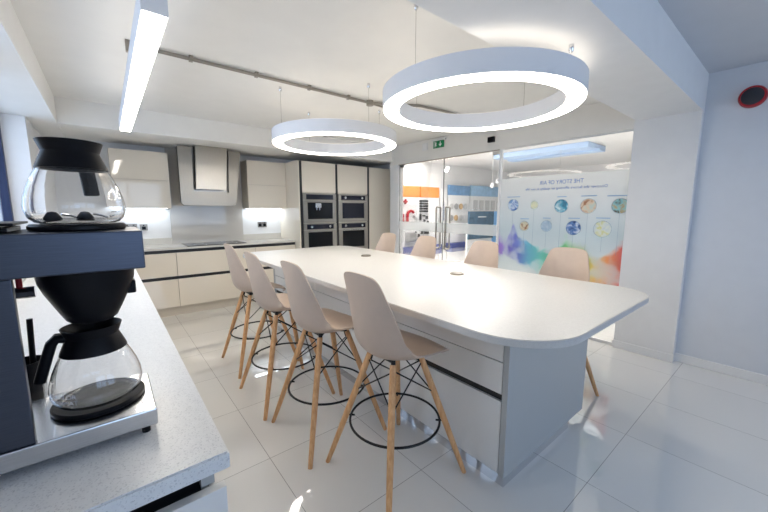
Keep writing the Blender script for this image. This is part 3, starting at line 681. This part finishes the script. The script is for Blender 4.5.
# ------------------------------------------------------------------ stools
PROF = [(.240, .650, .150, .000), (.228, .674, .198, .006), (.14, .684, .226, .026), (.03, .674, .235, .045), (-.07, .668, .238, .066),
        (-.138, .684, .234, .085), (-.180, .735, .226, .088), (-.198, .82, .214, .075), (-.210, .91, .198, .055), (-.220, 1.0, .174, .034), (-.228, 1.07, .152, .017), (-.231, 1.098, .122, .008)]
def cr(a, b, c, d, t): return .5*((2*b)+(-a+c)*t+(2*a-5*b+4*c-d)*t*t+(-a+3*b-3*c+d)*t**3)
def shell_mesh():
    n = len(PROF); rows = []
    K = 44; J = 24
    for i in range(K+1):
        s = i/K*(n-1); k = min(int(s), n-2); t = s-k
        g = lambda q: PROF[max(0, min(n-1, q))]
        rows.append([cr(g(k-1)[m], g(k)[m], g(k+1)[m], g(k+2)[m], t) for m in range(4)])
    P = []
    for i, (x, z, w, rs) in enumerate(rows):
        a = rows[max(0, i-1)]; b = rows[min(K, i+1)]
        d = Vector((b[0]-a[0], 0, b[1]-a[1])).normalized(); nr = Vector((-d.z, 0, d.x))
        if nr.z < 0 and abs(nr.z) > abs(nr.x): nr = -nr
        if nr.x < 0 and abs(nr.x) >= abs(nr.z): nr = -nr
        row = []
        for j in range(J+1):
            v = -1+2*j/J; vv = math.sin(v*PI/2)*.25+v*.75
            fx = max(0, 1-i/K*3.2); tz = max(0, (i/K-.72)/.28)
            row.append(Vector((x-.055*fx*vv*vv, w*(1 if i/K < .4 else 1-.12*min(1, (i/K-.4)/.2))*vv, z-.010*tz*abs(vv)**2.5))+nr*rs*abs(vv)**2.2)
        P.append(row)
    # normals, then a second skin
    def nrm(i, j):
        a = P[min(K, i+1)][j]-P[max(0, i-1)][j]; b = P[i][min(J, j+1)]-P[i][max(0, j-1)]
        return a.cross(b).normalized()
    th = .0075
    bm = bmesh.new()
    A = [[bm.verts.new(P[i][j]) for j in range(J+1)] for i in range(K+1)]
    N0 = nrm(4, J//2); sg = -1 if N0.z > 0 else 1
    B = [[bm.verts.new(P[i][j]+nrm(i, j)*sg*th) for j in range(J+1)] for i in range(K+1)]
    for i in range(K):
        for j in range(J):
            bm.faces.new((A[i][j], A[i+1][j], A[i+1][j+1], A[i][j+1])); bm.faces.new((B[i][j], B[i][j+1], B[i+1][j+1], B[i+1][j]))
    bd = [(i, 0) for i in range(K+1)]+[(K, j) for j in range(1, J+1)]+[(i, J) for i in range(K-1, -1, -1)]+[(0, j) for j in range(J-1, 0, -1)]
    for (i, j), (k, l) in zip(bd, bd[1:]+bd[:1]): bm.faces.new((A[i][j], B[i][j], B[k][l], A[k][l]))
    bmesh.ops.recalc_face_normals(bm, faces=bm.faces)
    return bm
def make_stool():
    t = thing('bar_stool', (0, 0, 0), 'x', 'bar stool', 'taupe bar stools round the island')
    m = MB(); m.bm.free(); m.bm = shell_mesh(); so = m.build('seat_shell', 'shell', t)
    so.data.polygons.foreach_set('use_smooth', [True]*len(so.data.polygons))
    tops = []
    for sx in (-1, 1):
        for sy in (-1, 1):
            top = Vector((.092*sx, .092*sy, .645)); tip = Vector((.262*sx, .262*sy, .0))
            n = 9; pts = [tip.lerp(top, k/(n-1)) for k in range(n)]
            g = MB()
            # tapered dowel: slim foot, thicker two thirds up
            k = 9; rr = [.0125, .0138, .015, .016, .0168, .0172, .0172, .0168, .0155]
            tt = bmesh.new(); rings = []
            d = (top-tip).normalized(); u = d.orthogonal().normalized(); w = d.cross(u)
            for p, r in zip(pts, rr): rings.append([tt.verts.new(p+(u*math.cos(q)+w*math.sin(q))*r) for q in [2*PI*a/16 for a in range(16)]])
            for A, B in zip(rings, rings[1:]):
                for a in range(16): tt.faces.new((A[a], A[(a+1) % 16], B[(a+1) % 16], B[a]))
            tt.faces.new(rings[0]); tt.faces.new(rings[-1])
            for v in tt.verts: v.co.z = max(v.co.z, 0.0)
            bmesh.ops.recalc_face_normals(tt, faces=tt.faces); 
            for f in tt.faces: f.smooth = len(f.verts) == 4
            g._merge(tt)
            g.build('leg', 'wood', t)
            tops.append((sx, sy, top, tip))
    # black steel spider under the seat
    f = MB()
    for sx, sy, top, tip in tops:
        f.tube([top+Vector((0, 0, -.03)), top+Vector((-.012*sx, -.012*sy, .03))], .0115, 10)
    f.tube([(.088, .088, .648), (-.088, -.088, .648)], .009, 8).tube([(.088, -.088, .648), (-.088, .088, .648)], .009, 8)
    f.tube([(.085, -.09, .660), (.085, .09, .660)], .008, 8).tube([(-.085, -.09, .654), (-.085, .09, .654)], .008, 8)
    f.build('seat_bracket', 'black_metal', t)
    at = lambda s, z: Vector((s[0]*(.262-.170*z/.645), s[1]*(.262-.170*z/.645), z))
    ring = [(-1, -1), (1, -1), (1, 1), (-1, 1)]
    for k in range(4):
        A, B = ring[k], ring[(k+1) % 4]
        for p, q in ((A, B), (B, A)):
            off = Vector((0, 0, .004 if p is A else -.004))
            MB().tube([at(p, .617)+off, at(q, .44)+off], .0036, 8).build('brace_rod', 'black_metal', t)
    R = .236
    fr = MB().tube([(R*math.cos(2*PI*k/56), R*math.sin(2*PI*k/56), .290) for k in range(56)], .0062, 10, closed=True)
    for s in ring:
        e = at(s, .290); fr.tube([e*.82+Vector((0, 0, .290*.18)), Vector((e.x*1.0, e.y*1.0, .290))], .005, 8)
    fr.build('foot_ring', 'black_metal', t)
    return t
stools = [(1.10, 1.262, 0, 'taupe bar stool nearest the camera on the drawer side of the island'),
          (1.00, 1.80, 0, 'taupe bar stool, second from the camera on the drawer side of the island'),
          (.965, 2.375, 0, 'taupe bar stool, third from the camera on the drawer side of the island'),
          (1.005, 3.065, 0, 'taupe bar stool nearest the back cabinets on the drawer side of the island'),
          (2.485, 1.10, PI, 'taupe bar stool in front of the rainbow smoke, opposite side of the island'),
          (2.485, 1.835, PI, 'taupe bar stool across the island just before the glass door post'),
          (2.50, 2.59, PI, 'taupe bar stool across the island in front of the glass doors'),
          (2.49, 3.235, PI, 'taupe bar stool across the island in front of the plain larder door')]
proto = make_stool()
for i, (x, y, rz, lab) in enumerate(stools):
    o = proto if i == 0 else copy_tree(proto)
    o.location = (x, y, 0); o.rotation_euler = (0, 0, rz); o['label'] = lab

# ------------------------------------------------------------------ lamps
def ring_lamp(x, y, label):
    z0, z1 = 2.010, 2.115; R = .598; B = .105
    t = thing('ring_pendant_lamp', (x, y, z0), label, 'pendant lamp', 'round ring pendants over the island')
    MB().lathe([(R-B, z1), (R, z1), (R, z0), (R-.006, z0), (R-.006, z0+.012), (R-B+.006, z0+.012), (R-B+.006, z0), (R-B, z0), (R-B, z1)], (x, y, 0), 96).build('housing', 'lamp_white', t)
    MB().lathe([(R-B+.010, z0-.007), (R-.010, z0-.007), (R-.0065, z0-.004), (R-.0065, z0+.011), (R-B+.0065, z0+.011), (R-B+.0065, z0-.004), (R-B+.010, z0-.007)], (x, y, 0), 96).build('diffuser', 'ring_glow', t)
    MB().lathe([(R-B+.012, z1+.0005), (R-.012, z1+.0005), (R-.012, z1+.004), (R-B+.012, z1+.004), (R-B+.012, z1+.0005)], (x, y, 0), 96).build('uplight_diffuser', 'up_glow', t)
    for k in range(4):
        a = PI/2*k
        px, py = x+(R-.05)*math.cos(a), y+(R-.05)*math.sin(a)
        zt = 2.2 if .66 < py < 1.073 else (2.5 if py <= .66 else ZC)
        w = MB().tube([(px, py, z1), (px, py, zt-.002)], .0012, 6).build('suspension_wire', 'pipe', t)
        MB().lathe([(0, zt), (.012, zt), (.012, zt-.03), (.004, zt-.04), (0, zt-.04)], (px, py, 0), 16).build('ceiling_hook', 'chrome', w)
    return t
ring_lamp(1.875, 1.370, 'large glowing white ring pendant over the near end of the island')
ring_lamp(1.815, 2.985, 'large glowing white ring pendant over the far end of the island')
ll = thing('linear_pendant_lamp', (.21, 2.85, 2.12), 'long straight white pendant lamp above the left counter', 'pendant lamp')
lm = MB().box(.166, .172, 1.63, 4.10, 2.12, 2.215).box(.248, .254, 1.63, 4.10, 2.12, 2.215).box(.172, .248, 1.63, 1.636, 2.12, 2.215).box(.172, .248, 4.094, 4.10, 2.12, 2.215).box(.172, .248, 1.636, 4.094, 2.205, 2.215)
lm.build('housing', 'lamp_white', ll, smooth=False)
MB().box(.1725, .2475, 1.6365, 4.0935, 2.111, 2.135).build('diffuser', 'bar_glow', ll, smooth=False)
MB().box(.176, .244, 1.65, 4.08, 2.2155, 2.219).build('uplight_diffuser', 'up_glow', ll, smooth=False)
for y in (1.95, 3.75): MB().tube([(.21, y, 2.215), (.21, y, ZC)], .0013, 6).build('suspension_wire', 'pipe', ll)
# conduit along the ceiling
pp = thing('ceiling_conduit', (1.2, 2.8, ZC-.03), 'grey metal conduit pipe clipped across the cream ceiling', 'conduit')
ZP = ZC-.020
MB().tube([(.20, 2.80, ZP), (2.10, 2.80, ZP)], .0125, 12).build('pipe', 'pipe', pp)
MB().tube([(2.10, 2.80, ZP), (2.55, 2.56, ZP), (2.83, 2.53, ZP), (3.85, 2.53, ZP)], .0125, 12).build('pipe', 'pipe', pp)
MB().tube([(2.10, 2.80, ZP), (2.42, 2.84, ZP), (3.2, 2.84, ZP)], .010, 12).build('pipe', 'pipe', pp)
MB().lathe([(0, ZC), (.035, ZC), (.035, ZC-.045), (0, ZC-.045)], (2.10, 2.80, 0), 24).build('junction_box', 'pipe', pp)
MB().box(.185, .215, 2.785, 2.815, ZC-.07, ZC, .002).build('end_bracket', 'pipe', pp)
for x in (.55, 1.0, 1.45, 1.85): MB().box(x-.012, x+.012, 2.782, 2.818, ZC-.036, ZC, .002).build('clip', 'pipe', pp)
# exit sign, plate, sensor on the header
sg = thing('exit_sign', (3.885, 3.495, 2.29), 'green emergency exit sign with running figure and arrow above the glass doors', 'exit sign')
MB().box(3.868, 3.884, 3.395, 3.595, 2.285, 2.385, .002).build('sign_panel', 'green_sign', sg)
MB().box(3.860, 3.899, 3.37, 3.62, 2.386, 2.412, .004).build('mount', 'white_plastic', sg)
SX = 3.8672
def flat(poly, name):
    # outline (y, z) in the plane of the sign, a hair in front of it
    m = MB().prism(poly, 0, .0008, 0, Matrix(((0, 0, 1, SX-.0006), (1, 0, 0, 0), (0, 1, 0, 0), (0, 0, 0, 1))))
    m.build(name, 'sign_white', sg, smooth=False)
# arrow pointing down (photo right) and the figure by its door (photo left); photo right is -Y
ay = 3.455
flat([(ay-.008, 2.37), (ay-.008, 2.33), (ay-.027, 2.343), (ay-.027, 2.328), (ay, 2.300), (ay+.027, 2.328), (ay+.027, 2.343), (ay+.008, 2.33), (ay+.008, 2.37)], 'arrow')
fy = 3.552
flat([(fy+.030, 2.295), (fy+.030, 2.375), (fy+.004, 2.375), (fy+.004, 2.295), (fy+.009, 2.295), (fy+.009, 2.370), (fy+.025, 2.370), (fy+.025, 2.295)], 'door_symbol')
flat([(fy-.012, 2.358), (fy+.002, 2.352), (fy+.003, 2.335), (fy-.004, 2.328), (fy+.004, 2.312), (fy+.002, 2.297), (fy-.004, 2.299), (fy-.006, 2.312), (fy-.014, 2.322), (fy-.022, 2.310), (fy-.034, 2.312), (fy-.033, 2.318), (fy-.024, 2.319), (fy-.017, 2.334), (fy-.012, 2.342), (fy-.022, 2.340), (fy-.028, 2.352), (fy-.022, 2.354)], 'figure')
MB().lathe([(0, 0), (.007, 0), (.007, .0008), (0, .0008)], (SX-.0006, fy-.010, 2.368), 16, 'X').build('figure_head', 'sign_white', sg, smooth=False)
wp = thing('wall_plate', (3.895, 3.79, 2.29), 'square white blank plate left of the exit sign', 'wall plate')
MB().box(3.888, 3.899, 3.73, 3.84, 2.285, 2.395, .003).build('plate', 'white_plastic', wp)
MB().box(3.885, 3.888, 3.75, 3.82, 2.305, 2.375, .001).build('cover', 'base', wp)
sn = thing('door_sensor', (3.885, 2.61, 2.24), 'small black motion sensor box above the glass door post', 'sensor')
MB().box(3.862, 3.899, 2.565, 2.655, 2.232, 2.300, .005).build('housing', 'black_plastic', sn)
MB().box(3.8595, 3.862, 2.582, 2.638, 2.245, 2.285, .001).build('lens', 'black_glass', sn)
# round alarm sounder on the right wall
al = thing('alarm_sounder', (3.97, .347, 2.25), 'round red-rimmed dark alarm sounder high on the right wall', 'alarm')
MB().lathe([(0, 0), (.080, 0), (.080, -.030), (.074, -.046), (.064, -.046), (.064, -.030), (0, -.030)], (3.979, .347, 2.25), 48, 'X').build('rim', 'red', al)
MB().lathe([(0, -.0305), (.0635, -.0305), (.0635, -.044), (.05, -.050), (0, -.053)], (3.979, .347, 2.25), 48, 'X').build('grille', 'dark_grille', al)

# ------------------------------------------------------------------ showroom contents
def display(name, x0, x1, y, z1, head, headcol, label, foot=True):
    t = thing(name, ((x0+x1)/2, y, 0), label, 'display board')
    MB().box(x0, x1, y-.03, y+.03, .16, z1-head, .004).build('board', 'board', t, smooth=False)
    MB().box(x0, x1, y-.035, y+.03, z1-head+.001, z1, .004).build('header', headcol, t, smooth=False)
    MB().box(x0-.02, x1+.02, y-.25, y+.05, .0, .159, .004).build('foot_plinth', 'navy', t, smooth=False)
    return t
d1 = display('display_board', 7.35, 9.2, 8.25, 2.15, .36, 'orange', 'white display board with an orange header and duct samples, seen through the glass doors')
yb = 8.208
for r in range(5):
    for c in range(5):
        MB().box(8.22+c*.085, 8.28+c*.085, yb-.02, yb+.01, 1.30+r*.085, 1.36+r*.085).build('sample_tile', 'dark_sample', d1, smooth=False)
for (x, z, w, h) in ((8.22, 1.02, .08, .22), (8.36, 1.15, .12, .05), (8.52, 1.06, .10, .10), (8.42, .98, .07, .07), (8.60, .94, .06, .06), (8.30, .55, .10, .22), (8.46, .55, .22, .20), (8.16, .45, .06, .12), (8.05, .9, .05, .05), (8.02, .6, .05, .05), (8.1, .75, .05, .05)):
    MB().box(x, x+w, yb-.03, yb+.01, z, z+h, .004).build('sample_fitting', 'dark_sample', d1, smooth=False)
arc = [(7.62+.0, yb-.05, .92), (7.62, yb-.05, 1.18)]+[(7.62+.16-.16*math.cos(q), yb-.05, 1.18+.16*math.sin(q)) for q in (.4, .8, 1.2, 1.57, 2.0, 2.4)]
MB().tube(arc, .045, 12).build('red_pipe', 'red', d1)
MB().tube([(7.42, yb-.05, .9), (7.42, yb-.05, 1.25)], .045, 12).build('red_pipe', 'red', d1)
MB().tube([(7.55, yb-.03, 1.56), (7.55, yb-.03, 1.72)], .035, 10).tube([(7.48, yb-.03, 1.64), (7.62, yb-.03, 1.64)], .035, 10).build('red_fitting', 'red', d1)
MB().tube([(7.9, yb-.05, 1.15), (8.05, yb-.05, 1.05)], .05, 12).build('foil_duct', 'silver', d1)
MB().tube([(7.58, yb-.08, .48), (7.92, yb-.08, .48)], .16, 16).build('foil_duct', 'silver', d1)
d2 = display('display_board', 9.72, 10.95, 8.25, 2.27, .36, 'blue_head', 'white display board with a blue header and round vent samples')
MB().box(9.28, 9.62, 8.22, 8.26, .1, 2.1).build('side_banner', 'board', d2, smooth=False)
for k in range(12): MB().box(9.40, 9.47, 8.205, 8.219, 1.0+k*.055, 1.035+k*.055).build('banner_mark', 'title_blue', d2, smooth=False)
for r, z in enumerate((1.50, 1.08)):
    for c, mt in enumerate((('light_sample', 'grey_sample', 'tan_sample', 'light_sample'), ('grey_sample', 'tan_sample', 'light_sample', 'board'))[r]):
        MB().lathe([(0, 0), (.10, 0), (.11, -.03), (.05, -.045), (0, -.045)], (9.86+c*.27, 8.21, z), 24, 'Y').build('vent_sample', mt, d2)
d3 = display('display_board', 11.0, 13.2, 8.25, 2.31, .40, 'pale_blue', 'white display board with a pale blue header, right of the round vent samples')
for c in range(5): MB().box(11.2+c*.40, 11.45+c*.40, 8.20, 8.219, 1.35, 1.75).build('sample_panel', 'light_sample', d3, smooth=False)
mo = thing('display_stand', (10.75, 7.5, 0), 'dark teal display screen stand with a light blue side strip', 'display stand')
MB().box(9.98, 11.50, 7.48, 7.54, .32, 1.32, .006).build('screen', 'teal', mo, smooth=False)
MB().box(10.5, 11.0, 7.474, 7.479, 1.10, 1.14).build('caption', 'board', mo, smooth=False)
MB().box(11.505, 11.85, 7.48, 7.54, .12, 1.32, .004).build('side_strip', 'sky_print', mo, smooth=False)
MB().box(10.0, 11.8, 7.55, 7.62, .0, .9).build('stand', 'board', mo, smooth=False)
def show_fill_panel(x, y, w, d, label):  # glowing panels added out of view to brighten the showroom
    t = thing('added_fill_panel', (x, y, 2.985), label, 'fill light', 'added showroom fill panels')
    MB().box(x-w/2-.03, x+w/2+.03, y-d/2-.03, y+d/2+.03, 2.975, 2.999).build('frame', 'white_plastic', t, smooth=False)
    MB().box(x-w/2, x+w/2, y-d/2, y+d/2, 2.970, 2.9745).build('diffuser', 'show_fill_glow', t, smooth=False)
for x, y, l in ((6.0, 7.0, 'added unseen fill panel on the showroom ceiling near the orange board'), (6.2, 1.0, 'added unseen fill panel on the showroom ceiling behind the printed film'), (7.6, 5.6, 'added unseen fill panel on the showroom ceiling before the blue header boards'), (6.3, 4.2, 'added unseen fill panel on the showroom ceiling just past the glass doors'), (7.6, 2.6, 'added unseen fill panel on the ceiling at the right of the showroom'), (7.9, 7.6, 'added unseen fill panel on the ceiling at the far end of the showroom')):
    show_fill_panel(x, y, 1.2, 1.2, l)
def spot(x, y, z, label, lit):
    t = thing('track_spot', (x, y, z), label, 'spotlight', 'showroom ceiling spotlights')
    MB().tube([(x, y, z+.06), (x, y, 2.998)], .004, 8).build('stem', 'white_plastic', t)
    a = Vector((-.8, -.3, -.5)).normalized()
    c = Vector((x, y, z))
    MB().tube([c-a*.08, c+a*.06], .05, 20).build('head', 'white_plastic', t)
    MB().tube([c+a*.0605, c+a*.066], .042, 20).build('bulb', 'spot_glow' if lit else 'light_sample', t)
spot(9.06, 6.0, 2.10, 'white round spotlight hanging at the left of a pair near the glass door post', False)
spot(9.33, 6.0, 2.24, 'white round spotlight hanging at the right of a pair near the glass door post', False)
spot(5.75, 6.0, 2.09, 'bright white spotlight above the orange header', True)
spot(7.0, 6.0, 2.42, 'white spotlight above the gap between the header boards', True)

# ------------------------------------------------------------------ daylight
w = bpy.data.worlds.new('sky'); S.world = w; w.use_nodes = True
nt = w.node_tree; nt.nodes.clear()
bg = nt.nodes.new('ShaderNodeBackground'); wo = nt.nodes.new('ShaderNodeOutputWorld')
bg.inputs[0].default_value = (.54, .72, 1, 1); bg.inputs[1].default_value = 2.4
nt.links.new(bg.outputs[0], wo.inputs[0])
def portal(loc, rot, sx, sy):
    l = bpy.data.lights.new('window_portal', 'AREA'); l.shape = 'RECTANGLE'; l.size = sx; l.size_y = sy; l.cycles.is_portal = True
    o = bpy.data.objects.new('window_portal', l); COL.objects.link(o); o.location = loc; o.rotation_euler = rot
portal((.625, -3.29, 1.525), (PI/2, 0, 0), 1.85, 1.55)
portal((2.725, -3.29, 1.525), (PI/2, 0, 0), 1.95, 1.55)
portal((-.79, 3.685, 1.66), (0, -PI/2, 0), 1.08, 1.47)
portal((-.79, 2.0, 1.66), (0, -PI/2, 0), 1.08, 1.5)

# ------------------------------------------------------------------ camera
cam = bpy.data.cameras.new('camera'); cam.sensor_width = 36; cam.lens = 339.408/768*36; cam.clip_start = .02
co = bpy.data.objects.new('camera', cam); COL.objects.link(co)
co.location = (0, 0, 1.385); co.rotation_euler = (PI/2-.136, 0, -.683)
S.camera = co
S.view_settings.view_transform = 'Standard'; S.view_settings.look = 'None'; S.view_settings.gamma = 1; S.view_settings.use_curve_mapping = False
S.view_settings.exposure = .62
try:
    S.cycles.use_denoising = True; S.cycles.max_bounces = 14; S.cycles.transparent_max_bounces = 16; S.cycles.transmission_bounces = 14
    S.cycles.sample_clamp_indirect = 6; S.cycles.caustics_refractive = True
except Exception: pass
